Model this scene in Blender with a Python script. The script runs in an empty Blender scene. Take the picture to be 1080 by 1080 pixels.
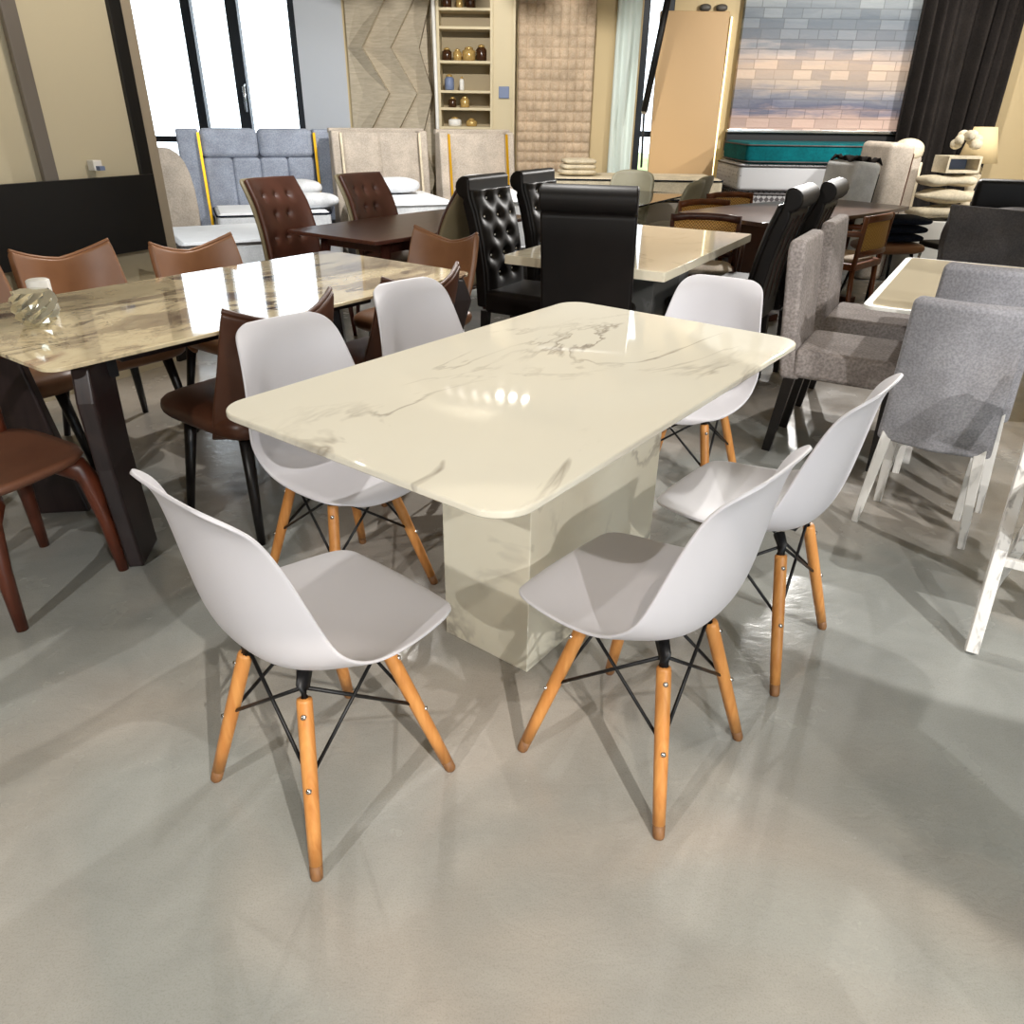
import bpy, bmesh, math, random
from mathutils import Vector, Matrix
random.seed(7)
PI = math.pi
C = bpy.context.scene.collection
R = math.radians
sc = bpy.context.scene

# ---------------------------------------------------------------- camera, world, lights, exposure
cam = bpy.data.cameras.new('camera'); camo = bpy.data.objects.new('camera', cam); C.objects.link(camo)
cam.sensor_width = 36; cam.sensor_fit = 'HORIZONTAL'; cam.lens = 793.75 / 1080 * 36; cam.clip_start = .05; cam.clip_end = 300
p_, r_ = .4883, .0146
fw = Vector((0, math.cos(p_), -math.sin(p_))); up0 = Vector((0, math.sin(p_), math.cos(p_))); rt0 = Vector((1, 0, 0))
rt = rt0 * math.cos(r_) + up0 * math.sin(r_); up = up0 * math.cos(r_) - rt0 * math.sin(r_)
camo.matrix_world = Matrix((( rt.x, up.x, -fw.x, 0), (rt.y, up.y, -fw.y, 0), (rt.z, up.z, -fw.z, 1.3968), (0, 0, 0, 1)))
sc.camera = camo
sc.view_settings.view_transform = 'Standard'; sc.view_settings.look = 'None'
sc.view_settings.exposure = 0.33; sc.view_settings.gamma = 1; sc.view_settings.use_curve_mapping = False
w = bpy.data.worlds.new('sky'); sc.world = w; w.use_nodes = True
bgn = w.node_tree.nodes['Background']; bgn.inputs[0].default_value = (.82, .92, 1, 1); bgn.inputs[1].default_value = 3.0

def spot(name, loc, target, energy, size, blend, col, rad=.03):
    l = bpy.data.lights.new(name, 'SPOT'); l.energy = energy; l.spot_size = R(size); l.spot_blend = blend
    l.color = col; l.shadow_soft_size = rad
    o = bpy.data.objects.new(name, l); C.objects.link(o); o.location = loc
    o.rotation_euler = (Vector(target) - Vector(loc)).to_track_quat('-Z', 'Y').to_euler(); return o
def area(name, loc, rot, sx, sy, energy, col):
    l = bpy.data.lights.new(name, 'AREA'); l.shape = 'RECTANGLE'; l.size = sx; l.size_y = sy; l.energy = energy; l.color = col
    o = bpy.data.objects.new(name, l); C.objects.link(o); o.location = loc; o.rotation_euler = rot; return o
WARM = (1, .90, .78); NEUT = (1, .97, .93); COOL = (.93, .97, 1)
spot('key_spot', (1.35, -1.75, 2.6), (-.2, 1.75, .2), 210, 62, .1, NEUT, .02)
spot('pool_spot', (1.35, -1.78, 2.6), (.1, -.6, 0), 250, 55, .03, WARM, .02)
spot('floor_spot', (.35, -.6, 2.62), (-.05, .72, 0), 60, 38, .04, WARM, .02)
spot('left_spot', (-1.9, -.9, 2.6), (-.5, 1.9, .2), 150, 62, .15, NEUT, .025)
spot('right_spot', (2.6, -.4, 2.6), (1.4, 2.9, 0), 300, 31.8, .05, NEUT, .02)
spot('table_spot', (.2, 4.15, 2.6), (.1, 2.1, .7), 150, 75, .4, NEUT, .03)
spot('stone_spot', (-1.2, 4.9, 2.6), (-1.3, 3.0, .7), 120, 75, .4, NEUT, .03)
spot('aisle_spot', (2.9, 7.4, 2.6), (1.9, 3.4, .4), 330, 80, .3, NEUT, .03)
spot('corner_fill', (3.5, 6.2, 2.6), (2.0, 3.3, .75), 260, 42, .5, NEUT, .03)  # added fill, brightens the cream table and right side
spot('middle_fill', (3.1, 8.3, 2.6), (.7, 4.6, .75), 300, 30, .5, NEUT, .03)  # added fill, lifts the pale marble table top
spot('bed_spot', (-.2, 6.4, 2.6), (-.8, 8.6, 1.0), 230, 110, .5, NEUT, .03)
spot('board_spot', (1.5, 7.9, 2.6), (1.6, 9.3, 1.2), 12, 110, .6, WARM, .03)
spot('brick_spot', (3.2, 6.8, 2.6), (3.3, 9.3, 1.4), 190, 95, .5, NEUT, .03)
spot('clutter_spot', (4.9, 6.0, 2.6), (5.0, 9.2, 1.2), 260, 100, .5, NEUT, .03)
spot('mattress_daylight_fill', (-1.9, 4.6, 2.65), (-2.4, 7.0, .5), 170, 80, .5, COOL, .04)  # added cool fill in place of window daylight on the mattress
spot('partition_spot', (-1.0, 3.6, 2.65), (-2.4, 4.1, 1.4), 48, 100, .6, WARM, .05)

# ---------------------------------------------------------------- materials
def lin(c): return tuple((x / 255 / 12.92) if x / 255 <= .04045 else ((x / 255 + .055) / 1.055) ** 2.4 for x in c) + (1,)
class Mat:
    def __init__(s, name, col, rough=.5, metal=0, spec=None, coat=0):
        s.m = bpy.data.materials.new(name); s.m.use_nodes = True; s.t = s.m.node_tree; s.n = s.t.nodes
        s.b = s.n['Principled BSDF']; s.b.inputs['Base Color'].default_value = lin(col)
        s.b.inputs['Roughness'].default_value = rough; s.b.inputs['Metallic'].default_value = metal
        if spec is not None: s.b.inputs['Specular IOR Level'].default_value = spec
        if coat: s.b.inputs['Coat Weight'].default_value = coat; s.b.inputs['Coat Roughness'].default_value = .08
        s.co = None
    def coord(s, scale=(1, 1, 1), rot=(0, 0, 0)):
        tc = s.n.new('ShaderNodeTexCoord'); mp = s.n.new('ShaderNodeMapping'); mp.inputs['Scale'].default_value = scale; mp.inputs['Rotation'].default_value = rot
        s.t.links.new(tc.outputs['Object'], mp.inputs[0]); return mp.outputs[0]
    def noise(s, sc_, detail=4, dist=0, scale=(1, 1, 1), rough=.5, rot=(0, 0, 0)):
        n = s.n.new('ShaderNodeTexNoise'); n.inputs['Scale'].default_value = sc_; n.inputs['Detail'].default_value = detail
        n.inputs['Distortion'].default_value = dist; n.inputs['Roughness'].default_value = rough
        s.t.links.new(s.coord(scale, rot), n.inputs['Vector']); return n.outputs['Fac']
    def ramp(s, src, stops, interp='LINEAR'):
        r = s.n.new('ShaderNodeValToRGB'); r.color_ramp.interpolation = interp
        e = r.color_ramp.elements
        while len(e) < len(stops): e.new(.5)
        for i, (p, c) in enumerate(stops): e[i].position = p; e[i].color = c if len(c) == 4 else lin(c)
        s.t.links.new(src, r.inputs[0]); return r.outputs[0]
    def mix(s, fac, a, b, mode='MIX'):
        x = s.n.new('ShaderNodeMix'); x.data_type = 'RGBA'; x.blend_type = mode
        for i, v in ((0, fac), (6, a), (7, b)):
            if hasattr(v, 'links') or isinstance(v, bpy.types.NodeSocket): s.t.links.new(v, x.inputs[i])
            else: x.inputs[i].default_value = v
        return x.outputs[2]
    def base(s, src): s.t.links.new(src, s.b.inputs['Base Color']); return s
    def rough(s, src): s.t.links.new(src, s.b.inputs['Roughness']); return s
    def bump(s, src, strength=.2, dist=.01):
        b = s.n.new('ShaderNodeBump'); b.inputs['Strength'].default_value = strength; b.inputs['Distance'].default_value = dist
        s.t.links.new(src, b.inputs['Height']); s.t.links.new(b.outputs[0], s.b.inputs['Normal']); return s
W1 = (1, 1, 1, 1); K0 = (0, 0, 0, 1)
def plain(name, col, rough=.5, metal=0, **k): return Mat(name, col, rough, metal, **k).m
def fabric(name, a, b, sc_=120, bump=.25, rough=.95, mott=6):
    m = Mat(name, a, rough, spec=.2); f = m.noise(sc_, 3); g = m.noise(mott, 3)
    c1 = m.ramp(f, [(.35, a), (.65, b)]); c2 = m.ramp(g, [(.35, (205, 205, 205)), (.65, (255, 255, 255))])
    return m.base(m.mix(.6, c1, c2, 'MULTIPLY')).bump(f, bump, .004).m
def leather(name, a, b, rough=.42):
    m = Mat(name, a, rough); g = m.noise(5, 4); f = m.noise(220, 2)
    return m.base(m.ramp(g, [(.35, a), (.7, b)])).bump(f, .08, .002).m
def wood(name, a, b, rough=.4, axis='x', sc_=3, coat=0):
    m = Mat(name, a, rough, coat=coat); s = {'x': (1, 12, 12), 'y': (12, 1, 12), 'z': (12, 12, 1)}[axis]
    f = m.noise(sc_, 6, 1.2, s); return m.base(m.ramp(f, [(.3, a), (.7, b)])).m
def veined(name, base, vein, sc_=1.6, width=.018, rough=.12, second=None, scale=(1, 1, 1), rot=(0, 0, 0), op=.6):
    m = Mat(name, base, rough); f = m.noise(sc_, 5, .9, scale, .55, rot); k = m.noise(sc_ * 1.3, 2)
    ln = m.ramp(f, [(.5 - width * 1.6, K0), (.5, W1), (.5 + width, K0)]); msk = m.ramp(k, [(.38, K0), (.55, W1)])
    fac = m.mix(1.0, ln, msk, 'MULTIPLY'); fac = m.mix(1.0, fac, (op, op, op, 1), 'MULTIPLY')
    cloud = m.ramp(m.noise(sc_ * .9, 4, .4), [(.35, base), (.75, second or base)])
    return m.base(m.mix(fac, cloud, lin(vein))).m

M = {}
M['shell'] = plain('white_plastic', (206, 204, 209), .5)
M['beech'] = wood('beech_wood', (210, 148, 82), (188, 122, 60), .42, 'z', 4)
M['foot'] = wood('worn_foot_wood', (140, 98, 58), (112, 76, 46), .6, 'z', 6)
M['black_metal'] = plain('black_metal', (22, 22, 24), .45, .3)
M['steel'] = plain('steel', (205, 205, 205), .22, 1)
M['marble'] = veined('cream_marble', (224, 219, 203), (146, 136, 122), 1.25, .014, .035, (222, 215, 197), (1, 2.0, 1), (0, 0, .35), .85)
M['marble_base'] = veined('cream_marble_base', (236, 231, 212), (140, 130, 118), 1.7, .022, .13, (230, 223, 202), (1, 1, .8), (.5, .3, .5), .7)
M['marble_far'] = veined('pale_marble', (236, 228, 206), (170, 155, 130), 1.6, .014, .05, (230, 220, 196))
M['marble_grey'] = veined('grey_marble', (92, 92, 90), (135, 135, 135), 1.6, .02, .2)
m = Mat('patagonia_stone', (205, 180, 140), .03, spec=.85, coat=1)
c1 = m.ramp(m.noise(1.7, 8, .9, (1, 2.0, 1), .62, (0, 0, .2)), [(.34, (110, 86, 76)), (.42, (158, 140, 116)), (.48, (216, 198, 162)), (.58, (228, 212, 176)), (.66, (196, 168, 138)), (.74, (150, 120, 104))])
vn = m.ramp(m.noise(4.0, 9, 1.6, (1, 1.6, 1), .66), [(.485, K0), (.5, W1), (.512, K0)])
vm = m.ramp(m.noise(1.6, 3), [(.46, K0), (.6, W1)])
bl = m.ramp(m.noise(2.1, 10, .8, (1, 2.6, 1), .72, (0, 0, .3)), [(.56, K0), (.615, W1)])
m.base(m.mix(bl, m.mix(m.mix(1.0, vn, vm, 'MULTIPLY'), c1, lin((70, 52, 48))), lin((66, 40, 44)))); M['stone'] = m.m
M['leather'] = leather('tan_leather', (126, 86, 58), (142, 99, 68), .4)
M['leather_dark'] = leather('dark_brown_leather', (70, 40, 26), (84, 50, 33), .4)
M['seam'] = plain('brown_seam', (52, 30, 20), .6)
M['black_leather'] = leather('black_leather', (13, 10, 10), (20, 15, 14), .5)
M['black_leather'].node_tree.nodes['Principled BSDF'].inputs['Specular IOR Level'].default_value = .3
M['tuft_brown'] = leather('chestnut_leather', (76, 44, 33), (94, 56, 43), .4)
M['taupe'] = leather('taupe_leather', (128, 116, 88), (138, 126, 98), .5)
M['greige'] = leather('greige_leather', (150, 146, 124), (160, 156, 134), .5)
M['crystal'] = plain('crystal', (235, 240, 245), .05, .85)
M['grey_fab'] = fabric('grey_chenille', (176, 167, 163), (142, 134, 131), 90, .3)
M['cool_fab'] = fabric('cool_grey_linen', (166, 165, 170), (142, 141, 146), 140, .2)
M['slate_fab'] = fabric('slate_grey_fabric', (98, 93, 92), (84, 80, 80), 100, .2)
M['blue_fab'] = fabric('blue_grey_linen', (172, 178, 192), (146, 154, 170), 90, .25)
M['beige_fab'] = fabric('beige_linen', (202, 190, 176), (182, 170, 156), 90, .2)
M['ivory_fab'] = fabric('ivory_cloth', (234, 222, 196), (220, 206, 178), 60, .3)
M['white_fab'] = fabric('white_cotton', (236, 238, 240), (224, 226, 230), 90, .2)
m = Mat('quilted_white', (238, 240, 242), .9, spec=.2); v = m.n.new('ShaderNodeTexVoronoi'); v.inputs['Scale'].default_value = 5.5
v.inputs['Randomness'].default_value = .15; m.t.links.new(m.coord(), v.inputs['Vector'])
m.base(m.ramp(v.outputs['Distance'], [(.06, (170, 174, 184)), (.17, (238, 240, 243))])).bump(m.ramp(v.outputs['Distance'], [(0, K0), (.5, W1)]), .5, .02); M['quilt'] = m.m
M['teal'] = fabric('teal_velvet', (0, 104, 110), (0, 88, 96), 40, .15)
m = Mat('grey_knit', (190, 190, 192), .9, spec=.2); v = m.n.new('ShaderNodeTexVoronoi'); v.inputs['Scale'].default_value = 28; v.inputs['Randomness'].default_value = .3
m.t.links.new(m.coord(), v.inputs['Vector']); m.base(m.ramp(v.outputs['Distance'], [(.15, (120, 120, 124)), (.32, (196, 196, 198))])); M['knit'] = m.m
m = Mat('trellis_knit', (90, 88, 90), .9, spec=.2); v = m.n.new('ShaderNodeTexChecker'); v.inputs['Scale'].default_value = 26
v.inputs[1].default_value = lin((90, 86, 88)); v.inputs[2].default_value = lin((176, 174, 174)); m.t.links.new(m.coord(rot=(0, .785, 0)), v.inputs['Vector']); m.base(v.outputs[0]); M['trellis'] = m.m
M['navy'] = fabric('navy_fabric', (26, 32, 46), (18, 22, 34), 60, .2)
M['gold'] = plain('gold_trim', (222, 170, 20), .3, .55)
M['walnut'] = wood('walnut', (98, 58, 46), (76, 42, 34), .3, 'x', 3)
M['walnut_leg'] = wood('walnut_leg', (84, 44, 34), (64, 34, 26), .4, 'z', 3)
M['oak_dark'] = wood('dark_oak', (92, 68, 56), (62, 46, 40), .28, 'x', 3)
M['teak'] = wood('teak', (120, 66, 30), (92, 48, 22), .42, 'z', 4)
M['mahogany'] = wood('mahogany', (74, 34, 20), (56, 26, 16), .4, 'x', 4)
M['saddle'] = leather('saddle_brown', (104, 66, 48), (120, 78, 58), .5)
M['red_wood'] = wood('red_brown_wood', (96, 46, 28), (74, 36, 22), .36, 'z', 3)
m = Mat('cane_weave', (206, 160, 86), .6); v = m.n.new('ShaderNodeTexChecker'); v.inputs['Scale'].default_value = 90
v.inputs[1].default_value = lin((214, 168, 90)); v.inputs[2].default_value = lin((150, 104, 44)); m.t.links.new(m.coord(), v.inputs['Vector']); m.base(v.outputs[0]); M['cane'] = m.m
M['ebony'] = wood('ebony_legs', (20, 15, 14), (12, 9, 9), .4, 'z', 3)
M['slab'] = wood('dark_slab', (48, 36, 36), (30, 22, 24), .3, 'z', 2)
m = Mat('whitewash', (220, 216, 210), .7); f = m.noise(5, 6, .6, (10, 10, 1)); m.base(m.ramp(f, [(.28, (150, 146, 142)), (.46, (222, 219, 214))])); M['whitewash'] = m.m
M['paint'] = plain('white_paint', (228, 226, 220), .5)
M['plinth'] = plain('plinth_grey', (176, 168, 156), .6)
m = Mat('wall_beige', (206, 186, 146), .85, spec=.2); f = m.noise(60, 3); m.bump(f, .05, .004); M['wall'] = m.m
M['wall_pale'] = plain('wall_pale', (196, 200, 206), .8, spec=.2)
M['ceil'] = plain('ceiling_cream', (228, 218, 196), .9, spec=.1)
M['board'] = plain('honey_board', (192, 158, 112), .55)
M['panel'] = plain('partition_beige', (200, 190, 164), .85, spec=.2)
M['black_panel'] = plain('black_panel', (9, 9, 11), .5)
M['dark_frame'] = plain('dark_frame', (38, 42, 48), .4, .4)
M['grey_post'] = plain('grey_post', (120, 114, 108), .45, .3)
M['pale_frame'] = plain('pale_frame', (164, 152, 134), .5)
M['curtain'] = fabric('charcoal_curtain', (46, 41, 38), (36, 32, 30), 60, .2)
M['sheer'] = plain('pale_sheer', (214, 226, 220), .8)
M['jar_dark'] = plain('dark_jar', (60, 36, 20), .2)
M['jar_gold'] = plain('gold_jar', (190, 158, 96), .2, .3)
M['slate_blue'] = plain('slate_blue', (112, 126, 158), .5)
M['cabinet'] = plain('cabinet_cream', (206, 192, 158), .6)
M['cabinet_dk'] = plain('cabinet_back', (156, 140, 108), .6)
M['lampshade'] = plain('lampshade', (222, 198, 150), .8)
m = Mat('led', (255, 240, 190), .5); m.b.inputs['Emission Color'].default_value = lin((255, 236, 180)); m.b.inputs['Emission Strength'].default_value = 2.2; M['led'] = m.m
m = Mat('lamp_lens', (255, 250, 240), .5); m.b.inputs['Emission Color'].default_value = (1, .95, .85, 1); m.b.inputs['Emission Strength'].default_value = 25; M['lens'] = m.m
M['track'] = plain('track_grey', (84, 80, 74), .5)
m = Mat('window_glass', (255, 255, 255), .0); m.b.inputs['Transmission Weight'].default_value = 1; m.b.inputs['IOR'].default_value = 1.02; M['glass'] = m.m
m = Mat('smoked_glass', (30, 30, 32), .04); M['smoked'] = m.m
m = Mat('cream_glass', (246, 232, 202), .08); M['cream_glass'] = m.m
m = Mat('lawn', (120, 150, 80), .9); m.base(m.ramp(m.noise(3, 4), [(.3, (96, 130, 60)), (.7, (190, 205, 150))])); M['lawn'] = m.m
M['pave'] = plain('outdoor_paving', (216, 222, 228), .9)
# epoxy floor: cool grey screed, warm lamp light painted in as pinkish patches, fine trowel marks and scuffs
m = Mat('epoxy_floor', (150, 146, 138), .3)
big = m.ramp(m.noise(.8, 3, .8), [(.42, (155, 157, 153)), (.58, (176, 169, 160))])
mid = m.ramp(m.noise(3.2, 5, .8), [(.3, (222, 222, 222)), (.7, (255, 255, 255))])
spk = m.ramp(m.noise(260, 3, 0, (1, 1, 1), .6), [(.36, (228, 226, 223)), (.5, (255, 255, 255))])
scr = m.ramp(m.noise(9, 8, 2.2, (1, 3.5, 1), .75), [(.485, K0), (.5, W1), (.512, K0)])
col = m.mix(.5, m.mix(.8, big, mid, 'MULTIPLY'), spk, 'MULTIPLY')
col = m.mix(m.mix(1, scr, (.16, .16, .16, 1), 'MULTIPLY'), col, lin((110, 104, 96)))
m.base(col).rough(m.ramp(m.noise(5, 5), [(.3, (100, 100, 100)), (.7, (150, 150, 150))]))
m.bump(m.noise(16, 5, 1.0, (1, 1.6, 1), .6), .12, .01); M['floor'] = m.m
# stone-clad picture wall: courses of split stone in bands of slate, peach and grey
m = Mat('split_stone', (150, 150, 155), .9, spec=.2); bt = m.n.new('ShaderNodeTexBrick'); bt.inputs['Scale'].default_value = 2.4
m.t.links.new(m.coord((1, 1, 1), (PI / 2, 0, 0)), bt.inputs['Vector']); bt.inputs['Mortar Size'].default_value = .012
bt.inputs['Color1'].default_value = (.60, .61, .64, 1); bt.inputs['Color2'].default_value = (1, .98, .96, 1); bt.inputs['Mortar'].default_value = (.62, .61, .60, 1); bt.inputs['Brick Width'].default_value = .6; bt.inputs['Row Height'].default_value = .22; bt.offset = .37; bt.squash = .8
sx = m.n.new('ShaderNodeSeparateXYZ'); m.t.links.new(m.coord(), sx.inputs[0])
ad = m.n.new('ShaderNodeMath'); ad.operation = 'MULTIPLY_ADD'; m.t.links.new(m.noise(1.8, 7, .4, (.6, 1, 5), .65), ad.inputs[0]); ad.inputs[1].default_value = .42; m.t.links.new(sx.outputs['Z'], ad.inputs[2])
mr = m.n.new('ShaderNodeMapRange'); mr.inputs[1].default_value = 1.42; mr.inputs[2].default_value = 2.75; m.t.links.new(ad.outputs[0], mr.inputs[0])
bands = m.ramp(mr.outputs[0], [(.02, (218, 192, 178)), (.12, (206, 178, 166)), (.2, (122, 124, 142)), (.28, (150, 150, 158)), (.38, (206, 188, 172)), (.5, (216, 192, 172)), (.58, (190, 178, 172)), (.66, (140, 144, 150)), (.8, (128, 136, 144)), (1, (168, 174, 176))])
m.base(m.mix(.95, bands, bt.outputs['Color'], 'MULTIPLY')).bump(m.mix(.5, bt.outputs['Color'], m.noise(9, 6, .5, (1, 1, 3))), .6, .03); M['brick'] = m.m
m = Mat('wood_textile', (170, 156, 134), .85, spec=.2); f = m.noise(4, 6, .5, (2, 2, 14), .6); m.base(m.ramp(f, [(.3, (174, 162, 142)), (.7, (200, 188, 166))])); M['panel3d'] = m.m
M['tuftwall'] = fabric('tufted_peach', (222, 200, 174), (208, 186, 158), 60, .15)

# ---------------------------------------------------------------- mesh helpers
class MB:
    def __init__(s): s.v = []; s.f = []
    def add(s, vs, fs):
        o = len(s.v); s.v += [tuple(v) for v in vs]; s.f += [tuple(i + o for i in f) for f in fs]; return s
    def box(s, c, d, rz=0, ry=0, rx=0):
        x, y, z = d[0] / 2, d[1] / 2, d[2] / 2
        mt = Matrix.Translation(c) @ Matrix.Rotation(rz, 4, 'Z') @ Matrix.Rotation(ry, 4, 'Y') @ Matrix.Rotation(rx, 4, 'X')
        vs = [mt @ Vector(p) for p in ((-x, -y, -z), (x, -y, -z), (x, y, -z), (-x, y, -z), (-x, -y, z), (x, -y, z), (x, y, z), (-x, y, z))]
        return s.add(vs, [(0, 3, 2, 1), (4, 5, 6, 7), (0, 1, 5, 4), (1, 2, 6, 5), (2, 3, 7, 6), (3, 0, 4, 7)])
    def path(s, pts, rads, n=12, sq=None):
        pts = [Vector(p) for p in pts]; rings = []
        for i, p in enumerate(pts):
            d = (pts[min(i + 1, len(pts) - 1)] - pts[max(i - 1, 0)]).normalized()
            a = Vector((0, 0, 1)) if abs(d.z) < .9 else Vector((1, 0, 0))
            u = d.cross(a).normalized(); v = d.cross(u).normalized(); r = rads[i] if hasattr(rads, '__len__') else rads
            ru, rv = (r, r) if not hasattr(r, '__len__') else r
            if sq: rings.append([p + u * ru * a_ + v * rv * b_ for a_, b_ in ((-1, -1), (1, -1), (1, 1), (-1, 1))])
            else: rings.append([p + u * ru * math.cos(2 * PI * k / n) + v * rv * math.sin(2 * PI * k / n) for k in range(n)])
        return s.loft(rings)
    def loft(s, rings, cap=True):
        n = len(rings[0]); o = len(s.v)
        for r in rings: s.v += [tuple(p) for p in r]
        for i in range(len(rings) - 1):
            for k in range(n):
                a = o + i * n + k; b = o + i * n + (k + 1) % n; s.f.append((a, b, b + n, a + n))
        if cap: s.f.append(tuple(o + k for k in range(n))[::-1]); s.f.append(tuple(o + (len(rings) - 1) * n + k for k in range(n)))
        return s
    def lathe(s, prof, n=20, c=(0, 0, 0)):
        return s.loft([[(c[0] + r * math.cos(2 * PI * k / n), c[1] + r * math.sin(2 * PI * k / n), c[2] + z) for k in range(n)] for r, z in prof])
    def prism(s, out, a, b, axis='z'):
        g = {'z': lambda p, h: (p[0], p[1], h), 'y': lambda p, h: (p[0], h, p[1]), 'x': lambda p, h: (h, p[0], p[1])}[axis]
        return s.loft([[g(p, a) for p in out], [g(p, b) for p in out]])
    def grid(s, fn, nu, nv):
        vs = [fn(i / nu, j / nv) for i in range(nu + 1) for j in range(nv + 1)]
        fs = [(i * (nv + 1) + j, (i + 1) * (nv + 1) + j, (i + 1) * (nv + 1) + j + 1, i * (nv + 1) + j + 1) for i in range(nu) for j in range(nv)]
        return s.add(vs, fs)
    def cushion(s, c, d, e=.45, nu=12, nv=24, rz=0, ry=0, fn=None):
        sp = lambda x, p: math.copysign(abs(x) ** p, x)
        mt = Matrix.Translation(c) @ Matrix.Rotation(rz, 4, 'Z') @ Matrix.Rotation(ry, 4, 'Y'); rings = []
        for i in range(nu + 1):
            a = -PI / 2 + PI * i / nu; ca, sa = sp(max(math.cos(a), 1e-3), e * 1.5), sp(math.sin(a), 1 if e > .8 else .8)
            ring = []
            for k in range(nv):
                b = 2 * PI * k / nv; p = Vector((d[0] / 2 * ca * sp(math.cos(b), e), d[1] / 2 * ca * sp(math.sin(b), e), d[2] / 2 * sa))
                if fn: p = fn(p)
                ring.append(mt @ p)
            rings.append(ring)
        return s.loft(rings)
    def build(s, name, mat, parent=None, smooth=True, bevel=0, seg=3, sub=0, solid=0, off=0, ang=35):
        me = bpy.data.meshes.new(name); me.from_pydata(s.v, [], s.f)
        bm = bmesh.new(); bm.from_mesh(me); bmesh.ops.recalc_face_normals(bm, faces=bm.faces); bm.to_mesh(me); bm.free()
        me.materials.append(M[mat] if isinstance(mat, str) else mat)
        o = bpy.data.objects.new(name, me); C.objects.link(o)
        if parent: o.parent = parent
        if solid: d = o.modifiers.new('solid', 'SOLIDIFY'); d.thickness = solid; d.offset = off
        if bevel: b = o.modifiers.new('bevel', 'BEVEL'); b.width = bevel; b.segments = seg; b.limit_method = 'ANGLE'; b.angle_limit = R(ang); b.harden_normals = smooth
        if sub: u = o.modifiers.new('sub', 'SUBSURF'); u.levels = sub; u.render_levels = sub
        if smooth: me.polygons.foreach_set('use_smooth', [True] * len(me.polygons))
        return o
def rrect(L, W, r, n=6):
    out = []
    for cx, cy, a in ((L / 2 - r, W / 2 - r, 0), (-L / 2 + r, W / 2 - r, 90), (-L / 2 + r, -W / 2 + r, 180), (L / 2 - r, -W / 2 + r, 270)):
        out += [(cx + r * math.cos(R(a + 90 * k / n)), cy + r * math.sin(R(a + 90 * k / n))) for k in range(n + 1)]
    return out
def tag(o, label, cat, group=None):
    o['label'] = label; o['category'] = cat
    if group: o['group'] = group
    return o
def thing(name, label, cat, loc=(0, 0, 0), deg=0, group=None):
    o = bpy.data.objects.new(name, None); C.objects.link(o); o.empty_display_size = .1; o.location = loc; o.rotation_euler = (0, 0, R(deg)); return tag(o, label, cat, group)
def copy_tree(o, parent=None):
    c = o.copy(); C.objects.link(c)
    if parent: c.parent = parent
    for ch in list(o.children): copy_tree(ch, c)
    return c
def put(proto, x, y, deg, label, z=0):
    o = proto if not proto.get('used') else copy_tree(proto)
    proto['used'] = 1
    o.location = (x, y, z); o.rotation_euler = (0, 0, R(deg)); o['label'] = label
    if 'used' in o and o is not proto: del o['used']
    return o
def struct(o): o['kind'] = 'structure'; return o
def sbox(name, c, d, mat, rz=0): return struct(MB().box(c, d, rz).build(name, mat, smooth=False))

# ---------------------------------------------------------------- room shell (back wall at y = 9.4)
YB = 9.4; H = 2.75
sbox('floor', (0, 3, -.05), (13, 13, .1), 'floor')
sbox('ceiling', (0, 3, H + .05), (13, 13, .1), 'ceil')
sbox('wall_right', (6.55, 3, H / 2), (.1, 13, H), 'wall')
sbox('wall_left', (-6.55, 3, H / 2), (.1, 13, H), 'wall')
sbox('fill_block_wall', (-2.75, -3.55, H / 2), (7.5, .1, H), 'wall'); sbox('fill_block_wall', (5.9, -3.55, H / 2), (1.2, .1, H), 'wall')  # unseen rear wall, added to cut sky fill and send it from the right
T = .16; yb = YB + T / 2
def wseg(name, x0, x1, mat, z0=0, z1=H): return sbox(name, ((x0 + x1) / 2, yb, (z0 + z1) / 2), (x1 - x0, T, z1 - z0), mat)
wseg('wall_back', -6.5, -4.25, 'wall'); wseg('wall_back', -2.36, -1.86, 'wall_pale'); wseg('wall_back', -1.86, .8, 'wall')
wseg('wall_back', .8, 1.30, 'wall'); wseg('wall_back', 1.62, 6.5, 'wall')
def window(name, x0, x1, mull, rail):
    f = MB(); t = .07
    f.box((x0 + t / 2, YB + .06, H / 2), (t, .1, H)).box((x1 - t / 2, YB + .06, H / 2), (t, .1, H))
    f.box(((x0 + x1) / 2, YB + .06, .06), (x1 - x0, .1, .12)).box(((x0 + x1) / 2, YB + .06, H - .05), (x1 - x0, .1, .1))
    o = struct(f.build(name, 'dark_frame', smooth=False))
    for mx, mw in mull: MB().box((mx, YB + .05, H / 2), (mw, .09, H - .2)).build('mullion', 'dark_frame', o, False)
    for rz_ in rail: MB().box(((x0 + x1) / 2, YB + .055, rz_), (x1 - x0 - .1, .07, .06)).build('rail', 'dark_frame', o, False)
    MB().box(((x0 + x1) / 2, YB + .08, H / 2), (x1 - x0 - .1, .01, H - .2)).build('pane', 'glass', o, False)
    return o
wn = window('window_1', -4.25, -2.36, [(-3.5, .1), (-3.02, .12)], [1.08])
MB().path([(-2.98, YB - .01, 1.62), (-2.98, YB - .05, 1.6), (-2.98, YB - .05, 1.36)], [.016, .016, .012], 8).build('handle', 'steel', wn)
window('window_2', 1.30, 1.62, [], [1.2])
sbox('ground_outside', (0, 22, -.12), (40, 25, .1), 'pave')
h = MB().grid(lambda u, v: (1.0 + 5 * u, 13 + 2.5 * v, .75 * math.sin(PI * v) * (1 + .15 * math.sin(9 * u)) - .05), 20, 10).build('hedge', 'lawn', solid=.02)
tag(h, 'bright green hedge outside the narrow window', 'hedge')
rl = thing('balcony_railing', 'pale blue railing outside the window left of the beds', 'railing', (-3.9, 10.3, -.07))
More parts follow.
